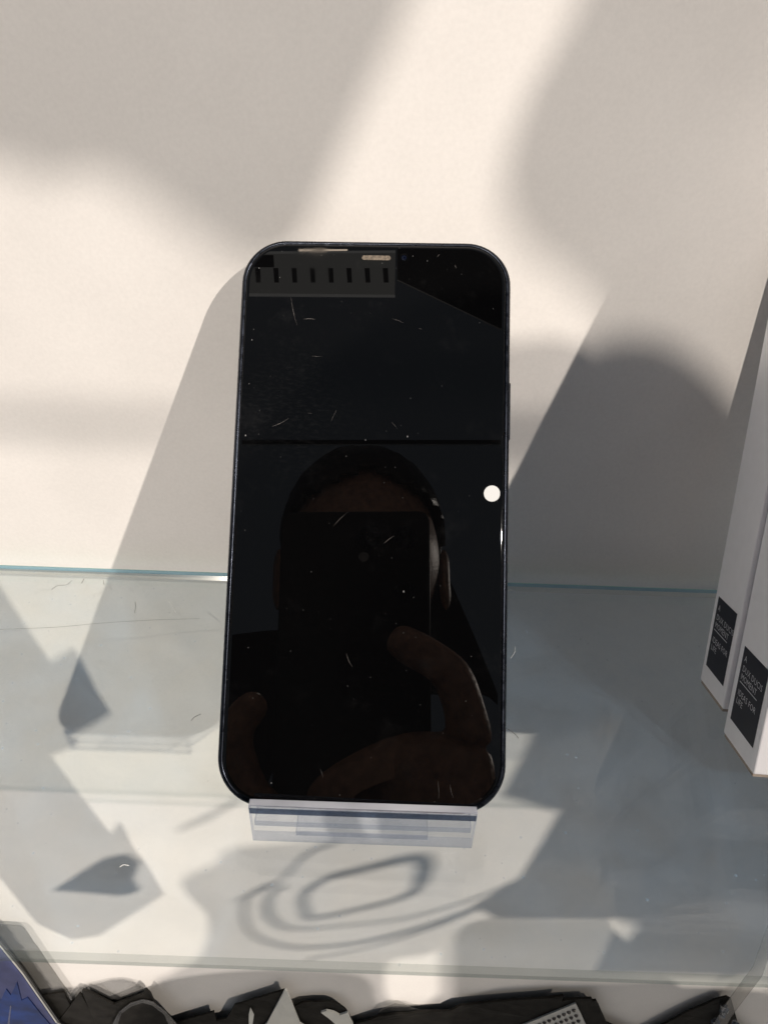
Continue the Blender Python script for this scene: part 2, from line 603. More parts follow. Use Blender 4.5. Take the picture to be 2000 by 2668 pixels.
c = 0.0012    # arris
ft, fb = [], []
sheet_v = [(-SH_X, SH_F + c, 0), (SH_X, SH_F + c, 0), (SH_X, SH_R - c, 0), (-SH_X, SH_R - c, 0),
           (-SH_X, SH_F + c, -SH_T), (SH_X, SH_F + c, -SH_T), (SH_X, SH_R - c, -SH_T), (-SH_X, SH_R - c, -SH_T)]
child('sheet', mesh_from('sheet', sheet_v, [(0, 1, 2, 3), (7, 6, 5, 4)]), MAT['shelf_glass'], shelf)
for nm, y, s in (('rear_edge', SH_R, -1), ('front_edge', SH_F, 1)):
    child(nm, mesh_from(nm, [(-SH_X, y, -c), (SH_X, y, -c), (SH_X, y, -SH_T + c), (-SH_X, y, -SH_T + c)], [(0, 1, 2, 3)]),
          MAT['shelf_edge' if nm == 'rear_edge' else 'front_edge'], shelf)
    for z0, z1 in ((0, -c), (-SH_T, -SH_T + c)):
        child('arris', mesh_from('arris', [(-SH_X, y + s * c, z0), (SH_X, y + s * c, z0), (SH_X, y, z1), (-SH_X, y, z1)],
                                 [(0, 1, 2, 3)]), MAT[('shelf_arris' if z0 == 0 else 'shelf_arris_low') if nm == 'rear_edge' else 'front_edge'], shelf)

# ------------------------------------------------------------------ phone
PH_W, PH_H, PH_T, PH_R = 0.0715, 0.1467, 0.0074, 0.0118
RP = Matrix(((0.99922345, 0.02810919, -0.02761104), (-0.02495132, 0.99375939, 0.10871848),
             (0.03049472, -0.10794513, 0.99368905)))
PH_M = CAM_R @ RP
PH_P = CAM_P + CAM_R @ Vector((-0.00399379, -0.00045117, -0.18612661))
PH_N = PH_M.col[2].copy()
phone = tag(empty('smartphone'), 'black smartphone with dark screen leaning back on the clear stand', 'smartphone')
phone.matrix_world = Matrix.Translation(PH_P) @ PH_M.to_4x4()


def rrect(w, h, r, z, n=14):
    pts = []
    for cx_, cy_, a0 in ((w / 2 - r, h / 2 - r, 0), (-w / 2 + r, h / 2 - r, 90), (-w / 2 + r, -h / 2 + r, 180), (w / 2 - r, -h / 2 + r, 270)):
        for k in range(n + 1):
            a = R(a0 + 90 * k / n)
            pts.append(Vector((cx_ + r * math.cos(a), cy_ + r * math.sin(a), z)))
    return pts


def rings_mesh(name, rings, cap0=False, cap1=False, smooth=True):
    verts, faces = [], []
    n = len(rings[0])
    for rg in rings: verts += rg
    for i in range(len(rings) - 1):
        for k in range(n):
            l = (k + 1) % n
            faces.append((i * n + k, i * n + l, (i + 1) * n + l, (i + 1) * n + k))
    if cap0: faces.append(tuple(range(n)))
    if cap1: faces.append(tuple((len(rings) - 1) * n + k for k in range(n)))
    me = mesh_from(name, verts, faces, smooth)
    for p in me.polygons:
        if len(p.vertices) > 4: p.use_smooth = False
    return me


def ins(d, z):
    return rrect(PH_W - 2 * d, PH_H - 2 * d, PH_R - d * 0.9, z)


frame_me = rings_mesh('frame', [ins(0.00150, -0.00035), ins(0.00125, -0.00005), ins(0.0009, -0.00010), ins(0.0004, -0.0005), ins(0.0001, -0.0011), ins(0, -0.0018),
                                ins(0, -0.0056), ins(0.0001, -0.0063), ins(0.0004, -0.0069), ins(0.0010, -0.0073), ins(0.0016, -PH_T)])
link('frame', frame_me, MAT['phone_frame'], phone)
glass_me = rings_mesh('screen', [ins(0.00146, -0.0004), ins(0.00150, -0.00005), ins(0.00185, 0.00012), ins(0.0024, 0.00018)], cap1=True)
screen = link('screen', glass_me, MAT['screen'], phone)
link('back_cover', rings_mesh('back_cover', [ins(0.0016, -PH_T + 0.0001), ins(0.0022, -PH_T - 0.0003)], cap1=True), MAT['phone_back'], phone)


def phone_xy(u, v):
    r = ray(u, v)
    t = (PH_P - CAM_P).dot(PH_N) / r.dot(PH_N)
    q = PH_M.transposed() @ (CAM_P + r * t - PH_P)
    return q.x, q.y


ZS = 0.00018
gx, gy = phone_xy(980, 672)
gw, gh = 0.0076, 0.00125
gr = rrect(gw, gh, gh * 0.48, 0.0, 6)
link('speaker_grille', rings_mesh('speaker_grille', [[p + Vector((gx, gy, ZS - 0.0001)) for p in gr],
                                                    [p + Vector((gx, gy, ZS + 0.00004)) for p in gr]], cap1=True), MAT['grille'], phone)
lx, ly = phone_xy(1052, 672)
ring = [Vector((math.cos(2 * math.pi * k / 20), math.sin(2 * math.pi * k / 20), 0)) for k in range(20)]
fc = link('front_camera', rings_mesh('front_camera', [[p * 0.0011 + Vector((lx, ly, ZS + 0.00001)) for p in ring],
                                                     [p * 0.00105 + Vector((lx, ly, ZS + 0.00003)) for p in ring]], cap1=True), MAT['screen'], phone)
link('lens', rings_mesh('lens', [[p * 0.0007 + Vector((lx, ly, ZS + 0.00003)) for p in ring],
                                 [p * 0.0005 + Vector((lx, ly, ZS + 0.00006)) for p in ring],
                                 [p * 0.0002 + Vector((lx, ly, ZS + 0.00008)) for p in ring]], cap1=True), MAT['lens_blue'], fc)
_, b0 = phone_xy(1330, 990)
_, b1 = phone_xy(1326, 1140)
link('side_button', box_mesh('side_button', PH_W / 2 - 0.0003, PH_W / 2 + 0.0004, b1, b0, -0.0050, -0.0024, 0.0002), MAT['phone_frame'], phone)
# scratches: shallow grooves with raised, dusty lips, one short tube each
scr = [((758, 775), (774, 848), 0.06), ((708, 1112), (752, 1090), 0.10), ((862, 1098), (876, 1068), 0.05),
       ((868, 1372), (906, 1334), 0.05), ((1000, 1416), (1026, 1396), 0.09), ((902, 1702), (918, 1738), 0.07),
       ((1020, 830), (1052, 842), 0.06), ((1090, 855), (1100, 858), 0.06), ((790, 832), (820, 832), 0.07),
       ((1020, 1100), (1034, 1116), 0.06), ((834, 2003), (842, 2028), 0.05), ((1140, 2035), (1142, 2082), 0.05),
       ((1172, 2044), (1180, 2078), 0.05), ((1184, 690), (1188, 700), 0.07), ((812, 928), (840, 930), 0.05),
       ((1138, 670), (1144, 662), 0.05), ((800, 1076), (812, 1077), 0.07)]
for a, b, wmm in scr:
    p, q = Vector((*phone_xy(*a), ZS + 0.00001)), Vector((*phone_xy(*b), ZS + 0.00001))
    mid = (p + q) / 2 + Vector((random.uniform(-1, 1), random.uniform(-1, 1), 0)) * (q - p).length * 0.05
    pts = smooth_path([p, mid, q], 5)
    link('scratch', tube_mesh('scratch', pts, lambda t, w=wmm: 0.00016 * w + 0.00036 * w * math.sin(math.pi * min(1, t * 1.1)) ** 2, 5), MAT['scratch'], phone)

# ------------------------------------------------------------------ acrylic stand
stand = tag(empty('phone_stand', (-0.003, 0.12, 0.0)), 'clear acrylic stand with a front lip holding the phone', 'stand')
SX0, SX1, TH = -0.0301, 0.0250, 0.0022
rec = R(42.2)
UP = Vector((0, math.sin(rec), math.cos(rec)))
NB = Vector((0, math.cos(rec), -math.sin(rec)))       # away from the camera, through the phone


def plate(name, x0, x1, prof, parent, closed=True):
    """bent sheet: side profile (y, z) swept along x; faces clear, side and top cuts as edge"""
    k = len(prof)
    vs = [Vector((x0, y, z)) for y, z in prof] + [Vector((x1, y, z)) for y, z in prof]
    faces = [(i, (i + 1) % k, k + (i + 1) % k, k + i) for i in range(k)]
    me = mesh_from(name, vs, faces + [tuple(range(k)), tuple(range(2 * k - 1, k - 1, -1))])
    me.materials.append(MAT['acrylic'])
    me.materials.append(MAT['acrylic_soft'])
    L = [(Vector((0, *prof[i])) - Vector((0, *prof[(i + 1) % k]))).length for i in range(k)]
    for p in me.polygons:
        if len(p.vertices) > 4:
            p.material_index = 1
        elif len({0 if v < k else 1 for v in p.vertices}) == 1:
            p.material_index = 1
        else:
            idx = sorted({v % k for v in p.vertices})
            i = idx[0] if idx[1] == idx[0] + 1 else idx[1]
            p.material_index = 1 if L[i] < TH * 1.3 else 0
    o = bpy.data.objects.new(name, me)
    COL.objects.link(o)
    o.parent = parent
    o.matrix_parent_inverse = Matrix.Translation(-parent.location)
    return o


LY = 0.0993
# lip bent into the foot at its lower edge
plate('front_lip', SX0, SX1, [(LY, 0.0012), (LY, 0.0156), (LY + 0.0004, 0.0160), (LY + TH - 0.0002, 0.0160), (LY + TH, 0.0155), (LY + TH, 0.0022), (LY + TH, 0.0003), (LY + 0.0010, 0.0003)], stand)
child('lip_refraction_band', box_mesh('lip_refraction_band', SX0 + 0.0002, SX1 - 0.0002, LY - 0.0002, LY - 0.00002, 0.0136, 0.0157), MAT['acrylic_dark'], stand)  # dark tint paints the band that refraction darkens below the lip top
child('lip_edge', box_mesh('lip_edge', SX0 + 0.0001, SX1 - 0.0001, LY + 0.0003, LY + TH - 0.0001, 0.01602, 0.01625, 0.0001, 1), MAT['acrylic_edge'], stand)
plate('ledge', SX0 + 0.0004, SX1 - 0.0004, [(LY + TH + 0.0001, 0.0042), (LY + TH + 0.0001, 0.0064), (0.1165, 0.0064), (0.1165, 0.0042)], stand)
plate('foot', -0.0195, 0.0140, [(LY + TH + 0.0001, 0.0003), (LY + TH + 0.0001, 0.0025), (0.186, 0.0025), (0.186, 0.0003)], stand)
q0 = Vector((0, PH_P.y, PH_P.z)) + NB * (PH_T + 0.0006)
s0 = (0.0068 - q0.z) / UP.z
bb = q0 + UP * s0
bt = bb + UP * 0.088
plate('back_rest', SX0 + 0.004, SX1 - 0.004, [(bb.y, bb.z), (bt.y, bt.z), (bt.y + NB.y * TH, bt.z + NB.z * TH), (bb.y + NB.y * TH, bb.z + NB.z * TH)], stand)
tt = bt - UP * 0.012 + NB * (TH + 0.0002)
plate('rear_leg', -0.0180, 0.0125, [(tt.y, tt.z), (tt.y + TH, tt.z), (0.1850, 0.0027), (0.1850 - TH, 0.0027)], stand)

# ------------------------------------------------------------------ white cartons with printed spine
LEAN, YAW = R(20.5), R(-3.0)
BX_M = Matrix.Rotation(YAW, 3, 'Z') @ Matrix.Rotation(-LEAN, 3, 'X')


def text_mesh(name, body, size):
    cu = bpy.data.curves.new(name, 'FONT')
    cu.body = body
    cu.size = size
    cu.offset = -size * 0.012
    cu.space_character = 1.05
    cu.resolution_u = 2
    o = bpy.data.objects.new(name, cu)
    COL.objects.link(o)
    bpy.context.view_layer.update()
    me = bpy.data.meshes.new_from_object(o.evaluated_get(bpy.context.evaluated_depsgraph_get()))
    bpy.data.objects.remove(o)
    bpy.data.curves.remove(cu)
    return me


LINES = [('A', 0.865), ('DUX DUCIS', 0.735), ('MOMENT', 0.625), ('IDEAS FOR', 0.415), ('LIFE', 0.305)]
TXT = {}


def carton(loc, D, W, Hh, label, printed=True, base=0.0):
    root = empty('carton', loc)
    root.matrix_world = Matrix.Translation(loc) @ BX_M.to_4x4()
    tag(root, label, 'box', 'white cartons leaning at the right')
    link('carton_body', box_mesh('carton_body', 0, W, -D, 0, base + 0.0004, Hh, 0.0004), MAT['carton'], root)
    link('bottom_flap', box_mesh('bottom_flap', 0.0003, W - 0.0003, -D + 0.0006, -0.0006, base - 0.0006, base + 0.0005), MAT['carton_raw'], root)
    if not printed:
        link('clear_riser', box_mesh('clear_riser', 0.01, W - 0.01, -D + 0.002, -0.002, 0.0, base - 0.0007), MAT['acrylic'], root)  # block added to lift the lower edge of the carton's shadow
        return root
    lw, lh, z0 = D * 0.74, 0.0230, 0.0066
    y0, y1 = -D * 0.13, -D * 0.13 - lw            # far and near limit of the label
    lab = link('spine_label', mesh_from('spine_label', [(-0.00006, y0, z0), (-0.00006, y1, z0), (-0.00006, y1, z0 + lh), (-0.00006, y0, z0 + lh)], [(0, 1, 2, 3)]), MAT['label_ink'], root)
    for body, fr in LINES:
        if body not in TXT:
            me = text_mesh('lettering', body, 0.00262)
            for v in me.vertices:
                x, y = v.co.x, v.co.y
                v.co = (0, -x * 0.86, y)
            TXT[body] = me
        t = link('lettering', TXT[body], None, lab)
        t.location = (-0.00011, y0 - lw * 0.09, z0 + lh * fr - 0.0009)
        if not TXT[body].materials: TXT[body].materials.append(MAT['letter'])
    link('rule', mesh_from('rule', [(-0.00011, y0 - lw * 0.08, z0 + lh * 0.545), (-0.00011, y0 - lw * 0.80, z0 + lh * 0.545),
                                    (-0.00011, y0 - lw * 0.80, z0 + lh * 0.555), (-0.00011, y0 - lw * 0.08, z0 + lh * 0.555)], [(0, 1, 2, 3)]), MAT['letter'], lab)
    return root


carton((0.1021, 0.1581, 0.0006), 0.0185, 0.085, 0.139, 'white carton with spine label leaning on the wall, behind the other carton')
carton((0.1022, 0.1378, 0.0006), 0.0205, 0.085, 0.150, 'white carton with spine label at right frame edge, in front')
carton((0.1105, 0.1155, 0.0006), 0.0160, 0.085, 0.172, 'plain carton added beyond the right frame edge for its wall shadow', printed=False, base=0.037)  # carton added for the sharp shadow edge on the wall


# ------------------------------------------------------------------ things on the lower shelf
def near_wall(y):
    return 0.2045 - (0.164 - y) * 0.35


def pack(name, label, px, y, mat, thick=0.0012, z_low=None, cat='package', tilt=0.0):
    """upright sheet with the photographed outline at depth y, standing on the lower shelf"""
    pts = [on_y(u, v, near_wall(y + tilt * (u - px[0][0]))) for u, v in px]
    o = link(name, crumple(prism_mesh(name, pts, (0, thick, 0)), 0.0007), mat)
    return tag(o, label, cat)


def crumple(me, amp):
    bm = bmesh.new()
    bm.from_mesh(me)
    bmesh.ops.triangulate(bm, faces=list(bm.faces))
    for _ in range(2):
        bmesh.ops.subdivide_edges(bm, edges=[e for e in bm.edges if e.calc_length() > 0.006], cuts=1)
        bmesh.ops.triangulate(bm, faces=list(bm.faces))
    for v in bm.verts:
        k = noise.noise(v.co * 70.0) + 0.3 * noise.noise(v.co * 180.0)
        v.co.y += k * amp
    bm.to_mesh(me)
    bm.free()
    return me


def pack_part(name, px, y, mat, par, thick=0.0008, tilt=0.0):
    pts = [on_y(u, v, near_wall(y + tilt * (u - px[0][0]))) for u, v in px]
    return link(name, prism_mesh(name, pts, (0, thick, 0)), mat, par)


BOT = 2800
blue = tag(empty('blue_packet'), 'glossy blue packet with black edge at the lower left corner', 'packet')
pack_part('back_card', [(-120, 2330), (0, 2452), (60, 2528), (158, 2668), (420, BOT), (-400, BOT), (-300, 2330)], 0.148, MAT['black_gloss'], blue, 0.0012)
pack_part('white_rim', [(-120, 2345), (0, 2466), (58, 2536), (150, 2668), (400, BOT), (-400, BOT), (-300, 2345)], 0.1465, MAT['white_card'], blue, 0.0012)
pack_part('front_print', [(-120, 2352), (0, 2472), (56, 2541), (144, 2668), (392, BOT), (-400, BOT), (-300, 2352)], 0.1450, MAT['pale_foil'], blue, 0.0012)
pack_part('blue_print', [(-60, 2640), (2, 2606), (16, 2578), (28, 2594), (44, 2560), (56, 2608), (72, 2600), (104, 2640), (128, 2668), (300, BOT), (-300, BOT)], 0.1438, MAT['blue_foil'], blue, 0.0010)
pack_part('printed_fold', [(18, BOT), (20, 2668), (26, 2622), (29, 2622), (25, 2668), (30, BOT)], 0.1430, MAT['film'], blue, 0.0004)

pack('clear_header', 'grey translucent plastic header standing behind the blue packet', [(-200, 2410), (0, 2412), (52, 2415), (64, 2424), (110, 2492), (180, 2590), (300, BOT), (-300, BOT)], 0.1600, MAT['film_grey'], 0.0008)
pack('black_card_strip', 'small black card strip between blue packet and folded card', [(100, BOT), (112, 2595), (140, 2590), (166, 2586), (184, 2624), (210, BOT)], 0.1570, MAT['black_card'])
fold = tag(empty('folded_card'), 'black folded card with two sharp peaks at lower left', 'card')
pack_part('left_panel', [(-40, BOT), (148, 2668), (208, 2588), (232, 2630), (252, 2668), (330, BOT)], 0.1480, MAT['black_card'], fold, 0.0012, 0.00003)
pack_part('right_panel', [(300, BOT), (248, 2668), (226, 2616), (213, 2584), (217, 2580), (230, 2584), (296, 2618), (330, 2606), (372, 2591), (380, 2578), (392, 2590), (406, 2622), (420, BOT)], 0.1520, MAT['black_card'], fold, 0.0012, -0.00004)
pack('arched_film', 'clear arched plastic film above the folded black card', [(190, BOT), (170, 2588), (200, 2579), (240, 2568), (285, 2558), (318, 2556), (345, 2561), (365, 2570), (378, 2580), (395, 2612), (430, 2668), (560, BOT)], 0.1640, MAT['film'], 0.0006)
arch = tag(empty('round_packet'), 'dark packet with rounded clear dome beside the folded card', 'packet')
pack_part('dome', [(240, BOT), (296, 2668), (312, 2640), (340, 2618), (372, 2609), (398, 2616), (430, 2640), (455, 2668), (600, BOT)], 0.1440, MAT['black_card'], arch, 0.0015)
pack_part('dome_rim', [(285, 2690), (294, 2668), (310, 2638), (339, 2616), (372, 2606.5), (398, 2613), (432, 2638), (458, 2668), (466, 2690), (448, 2690), (428, 2645), (397, 2621), (372, 2614), (342, 2623), (316, 2643), (300, 2690)], 0.1432, MAT['film'], arch, 0.0005)
pack('stepped_card', 'black card with stepped slanting top left of the white triangle',
     [(380, BOT), (455, 2668), (500, 2654), (557, 2637), (560, 2650), (564, 2661), (590, 2656), (600, 2640), (611, 2621), (680, 2600), (742, 2580), (730, 2610), (690, 2680), (560, BOT)], 0.1540, MAT['black_card'])
pack('hook_tab', 'tiny pale hook tab in front of the stepped black card', [(648, 2645), (652, 2627), (656, 2634), (661, 2648), (655, 2690), (648, 2690)], 0.1500, MAT['white_card'], 0.0006, cat='tab')
pack('white_triangle_card', 'white pointed card standing between two black cards', [(560, BOT), (695, 2668), (742, 2581), (748, 2584), (762, 2620), (781, 2668), (980, BOT)], 0.1490, MAT['white_card'])
pack('arched_card', 'dark grey arched card right of the white triangle', [(700, BOT), (764, 2624), (790, 2614), (830, 2609), (862, 2610), (880, 2616), (900, 2632), (912, 2650), (922, 2672), (1000, BOT)], 0.1570, MAT['black_card'])
pack('curled_paper', 'small curled pale paper leaning on the arched dark card', [(836, 2640), (850, 2636), (868, 2640), (884, 2648), (905, 2640), (918, 2668), (925, 2700), (900, 2720), (872, 2668)], 0.1520, MAT['white_card'], cat='paper')
pack('clear_bump_film', 'small clear plastic bump above the long black card', [(980, 2700), (983, 2645), (1000, 2628), (1028, 2619), (1052, 2621), (1080, 2630), (1120, 2640), (1140, 2700)], 0.1600, MAT['film_grey'], 0.0006)
pack('long_black_card', 'long black card with notched upper edge at the bottom', [(760, BOT), (930, 2670), (985, 2652), (1030, 2644), (1090, 2639), (1172, 2635), (1185, 2628), (1200, 2621), (1300, 2612), (1467, 2598), (1463, 2611), (1470, 2607), (1540, 2603), (1544, 2608), (1552, 2607), (1580, 2668), (1860, BOT)], 0.1540, MAT['black_card'], 0.0015)

# silver sheet of studs
stud = tag(empty('stud_sheet'), 'silver sheet with rows of dark round studs on the black card', 'sheet')
sp = [(1372, 2668), (1440, 2640), (1499, 2616), (1512, 2642), (1524, 2668), (1590, 2790), (1100, 2790)]
pack_part('backing', sp, 0.1500, MAT['silver'], stud, 0.0010)
o0 = on_y(1494, 2632, near_wall(0.1500))
ex = (on_y(1440, 2655, near_wall(0.1500)) - o0) / 4.2
ey = (on_y(1506, 2660, near_wall(0.1500)) - o0) / 2.0
stud_me = None
for j in range(7):
    for i in range(-0, 9):
        if stud_me is None:
            bm = bmesh.new()
            bmesh.ops.create_uvsphere(bm, u_segments=8, v_segments=5, radius=abs(ex.length) * 0.33)
            stud_me = bpy.data.meshes.new('stud')
            bm.to_mesh(stud_me); bm.free()
            for p in stud_me.polygons: p.use_smooth = True
            stud_me.materials.append(MAT['gem'])
        pos = o0 + ex * (i + 0.0 * j) + ey * j
        ob = link('stud', stud_me, None, stud)
        ob.location = pos

pack('slanting_black_card', 'black card with slanting upper edge at the lower right', [(1500, BOT), (1728, 2670), (1800, 2634), (1860, 2608), (1893, 2599), (1905, 2606), (1922, 2668), (2050, BOT)], 0.1560, MAT['black_card'])
# clear cord with cut crystals
cord = tag(empty('crystal_cord'), 'clear plastic strap with sparkling cut crystals at lower right', 'cord')
pack_part('strap', [(2040, 2320), (1990, 2440), (1962, 2520), (1925, 2570), (1885, 2625), (1840, 2700), (1780, 2900), (1810, 2910), (1865, 2720), (1905, 2650), (1935, 2610), (1985, 2545), (2010, 2470), (2070, 2330)], 0.1490, MAT['film_grey'], cord, 0.0006)
for u, v, s in ((1885, 2633, 0.0032), (1882, 2648, 0.0020), (1864, 2664, 0.0030), (1914, 2668, 0.0022), (1850, 2690, 0.0030)):
    bm = bmesh.new()
    bmesh.ops.create_icosphere(bm, subdivisions=1, radius=s)
    for vv in bm.verts: vv.co += Vector((random.uniform(-1, 1), random.uniform(-1, 1), random.uniform(-1, 1))) * s * 0.15
    me = bpy.data.meshes.new('crystal')
    bm.to_mesh(me); bm.free()
    ob = link('crystal', me, MAT['crystal'], cord)
    ob.location = on_y(u, v, near_wall(0.1460))

# ------------------------------------------------------------------ fibres and scratches on the glass
fib = [([(0, 1640), (150, 1634), (260, 1624), (390, 1616), (520, 1612)], 0.00006, 'fibre_dark', 'long thin dark hairline across the glass left of the phone'),
       ([(1321, 1899), (1340, 1912), (1350, 1924)], 0.00010, 'fibre_dark', 'short dark hair lying on the glass right of the phone'),
       ([(498, 1878), (508, 1868), (523, 1861)], 0.00012, 'fibre_dark', 'short dark fibre on the glass left of the phone bottom'),
       ([(352, 1568), (353, 1580), (351, 1597)], 0.00010, 'fibre_dark', 'upright dark fibre near the rear glass edge'),
       ([(440, 1568), (450, 1582), (458, 1597)], 0.00012, 'fibre_pale', 'pale curved fibre between dark fibre and phone'),
       ([(212, 1520), (216, 1514), (219, 1508)], 0.00012, 'fibre_dark', 'tiny dark fibre just in front of the rear glass edge'),
       ([(134, 1537), (150, 1526), (172, 1524), (187, 1513)], 0.00008, 'fibre_dark', 'wavy dark hair near the rear edge at left'),
       ([(312, 2260), (322, 2254), (336, 2256)], 0.00014, 'fibre_pale', 'small pale arc of lint above the dark wedge shadow'),
       ([(269, 1512), (270, 1518), (271, 1524)], 0.00010, 'fibre_dark', 'tiny speck of fibre right of the wavy hair'),
       ([(1330, 1715), (1340, 1700), (1341, 1685)], 0.00009, 'fibre_pale', 'pale curved scratch on glass beside the phone edge'),
       ([(1322, 1540), (1328, 1537), (1340, 1541)], 0.00012, 'fibre_pale', 'pale crumb of lint at the phone edge on the glass')]
for pts, rad, mt, lb in fib:
    p3 = smooth_path([on_z(u, v, 0.0003) for u, v in pts], 6)
    tag(link('fibre', tube_mesh('fibre', p3, rad * 0.7, 5), MAT[mt]), lb, 'fibre', 'fibres lying on the glass shelf')


# ------------------------------------------------------------------ photographer (seen in the screen) and what shades the wall
def refl(u, v, dist):
    """the point met after path length dist by the sight line through pixel (u, v) once the screen has mirrored it"""
    r = ray(u, v).normalized()
    t = (PH_P - CAM_P).dot(PH_N) / r.dot(PH_N)
    x = CAM_P + r * t
    d = r - 2 * r.dot(PH_N) * PH_N
    return x + d * (dist - t)


def skin_object(name, verts, edges, radii, mat, parent=None, root=0, sub=2):
    me = bpy.data.meshes.new(name)
    me.from_pydata([tuple(v) for v in verts], edges, [])
    o = bpy.data.objects.new(name, me)
    COL.objects.link(o)
    md = o.modifiers.new('skin', 'SKIN')
    md.use_smooth_shade = True
    sl = me.skin_vertices[0].data
    for i, r in enumerate(radii):
        sl[i].radius = (r, r) if not isinstance(r, tuple) else r
        sl[i].use_root = (i == root)
    ss = o.modifiers.new('sub', 'SUBSURF')
    ss.levels = ss.render_levels = sub
    bpy.context.view_layer.update()
    m2 = bpy.data.meshes.new_from_object(o.evaluated_get(bpy.context.evaluated_depsgraph_get()))
    bpy.data.objects.remove(o)
    m2.name = name
    for p in m2.polygons: p.use_smooth = True
    return link(name, m2, mat, parent)


# the phone he photographs with: its back faces the display phone, its lens is the camera
held = tag(empty('held_phone'), 'dark phone held up by the photographer, mirrored in the screen', 'smartphone')
AX = CAM_R.col[2].copy()         # backwards
held.matrix_world = Matrix.Translation(CAM_P + AX * 0.0015) @ CAM_R.to_4x4()
hx0, hx1, hy0, hy1 = -0.0640, 0.0130, -0.120, 0.0420
hc = [Vector(((hx0 + hx1) / 2, (hy0 + hy1) / 2, 0))] 


def hr(d, z):
    return [p + Vector(((hx0 + hx1) / 2, (hy0 + hy1) / 2, 0)) for p in rrect(hx1 - hx0 - 2 * d, hy1 - hy0 - 2 * d, 0.006 - d, z, 8)]


link('body', rings_mesh('body', [hr(0.001, 0), hr(0, 0.001), hr(0, 0.0075), hr(0.001, 0.0085)], True, True), MAT['black_gloss'], held)
link('lens_ring', rings_mesh('lens_ring', [[p * 0.0050 + Vector((0, 0, -0.0004)) for p in ring], [p * 0.0036 + Vector((0, 0, -0.0008)) for p in ring],
                                           [p * 0.0034 + Vector((0, 0, -0.0002)) for p in ring]]), MAT['phone_frame'], held)

fl = held.matrix_world.inverted() @ refl(946, 1449, 0.372)
link('flash', rings_mesh('flash', [[p * 0.0026 + Vector((fl.x, fl.y, 0.0)) for p in ring], [p * 0.0022 + Vector((fl.x, fl.y, -0.0004)) for p in ring]], cap1=True), MAT['grey_card'], held)
for ox, oy in ((-0.018, 0.028), (0.0, 0.028)):
    link('camera_lens', rings_mesh('camera_lens', [[p * 0.0062 + Vector((ox, oy, 0.0)) for p in ring], [p * 0.0058 + Vector((ox, oy, -0.0007)) for p in ring], [p * 0.0048 + Vector((ox, oy, -0.0006)) for p in ring]], cap1=True), MAT['phone_frame'], held)

person = tag(empty('person'), 'person in dark jacket photographing the phone, mirrored in its screen', 'person')
HD = 0.74
head_c = refl(945, 1432, HD)
crown = refl(945, 1367, HD)
chin = refl(945, 1677, HD - 0.01)
neck = chin + Vector((0, -0.07, -0.05))
chest = Vector((0.02, -0.40, 0.10))
belly = Vector((0.02, -0.44, -0.14))
pelvis = Vector((0.02, -0.46, -0.36))
sh_r, sh_l = Vector((0.20, -0.38, 0.17)), Vector((-0.16, -0.40, 0.17))
el_r, el_l = Vector((0.24, -0.30, -0.09)), Vector((-0.22, -0.46, -0.08))
wr_r = refl(1180, 2240, 0.40)
palm = refl(1150, 2060, 0.375)
knu = refl(1225, 1930, 0.368)
f1, f2, f3 = refl(1182, 1762, 0.362), refl(1098, 1702, 0.357), refl(1012, 1652, 0.355)
fa, fb_, fc_ = refl(1212, 1850, 0.365), refl(1145, 1728, 0.359), refl(1055, 1678, 0.3555)
m1, m2_, m3 = refl(1010, 1990, 0.362), refl(890, 2040, 0.362), refl(800, 2110, 0.366)
t1, t2, t3 = refl(640, 2060, 0.372), refl(600, 1930, 0.366), refl(690, 1810, 0.362)
wr_l = Vector((-0.24, -0.42, -0.30))
verts = [pelvis, belly, chest, neck, chin, head_c, crown, sh_r, el_r, wr_r, palm, knu, f1, f2, f3, m1, m2_, m3, sh_l, el_l, wr_l,
         palm + (refl(1290, 2080, 0.385) - palm) * 0.7, refl(760, 2200, 0.380), t1, t2, t3, fa, fb_, fc_, (t2 + t3) / 2 + (t2 - palm) * 0.03]
edges = [(0, 1), (1, 2), (2, 3), (3, 4), (4, 5), (5, 6), (2, 7), (7, 8), (8, 9), (9, 10), (10, 11), (11, 26), (26, 12), (12, 27), (27, 13), (13, 28), (28, 14),
         (10, 15), (15, 16), (16, 17), (2, 18), (18, 19), (19, 20), (10, 21), (10, 22), (22, 23), (23, 24), (24, 29), (29, 25)]
radii = [0.14, 0.13, 0.13, 0.052, 0.052, 0.078, 0.066, 0.062, 0.042, 0.027, 0.022, 0.0135, 0.0112, 0.0100, 0.0074, 0.013, 0.011, 0.009,
         0.062, 0.042, 0.027, 0.015, 0.013, 0.0100, 0.0104, 0.0076, 0.0102, 0.0094, 0.0094, 0.0088]
body = skin_object('body', verts, edges, radii, MAT['skin'], person)
jv = [pelvis, belly, chest, sh_r, el_r, wr_r + (el_r - wr_r) * 0.18, sh_l, el_l, wr_l, chest + Vector((0, 0.02, 0.10))]
skin_object('jacket', jv, [(0, 1), (1, 2), (2, 3), (3, 4), (4, 5), (2, 6), (6, 7), (7, 8), (2, 9)],
            [0.165, 0.155, 0.155, 0.078, 0.056, 0.040, 0.078, 0.056, 0.040, 0.075], MAT['jacket'], person)
# hair: a cap round the crown, cut off above the forehead
hu = (crown - chin).normalized()
hf = (CAM_P - head_c) - hu * (CAM_P - head_c).dot(hu)
hf.normalize()
hs = hf.cross(hu)
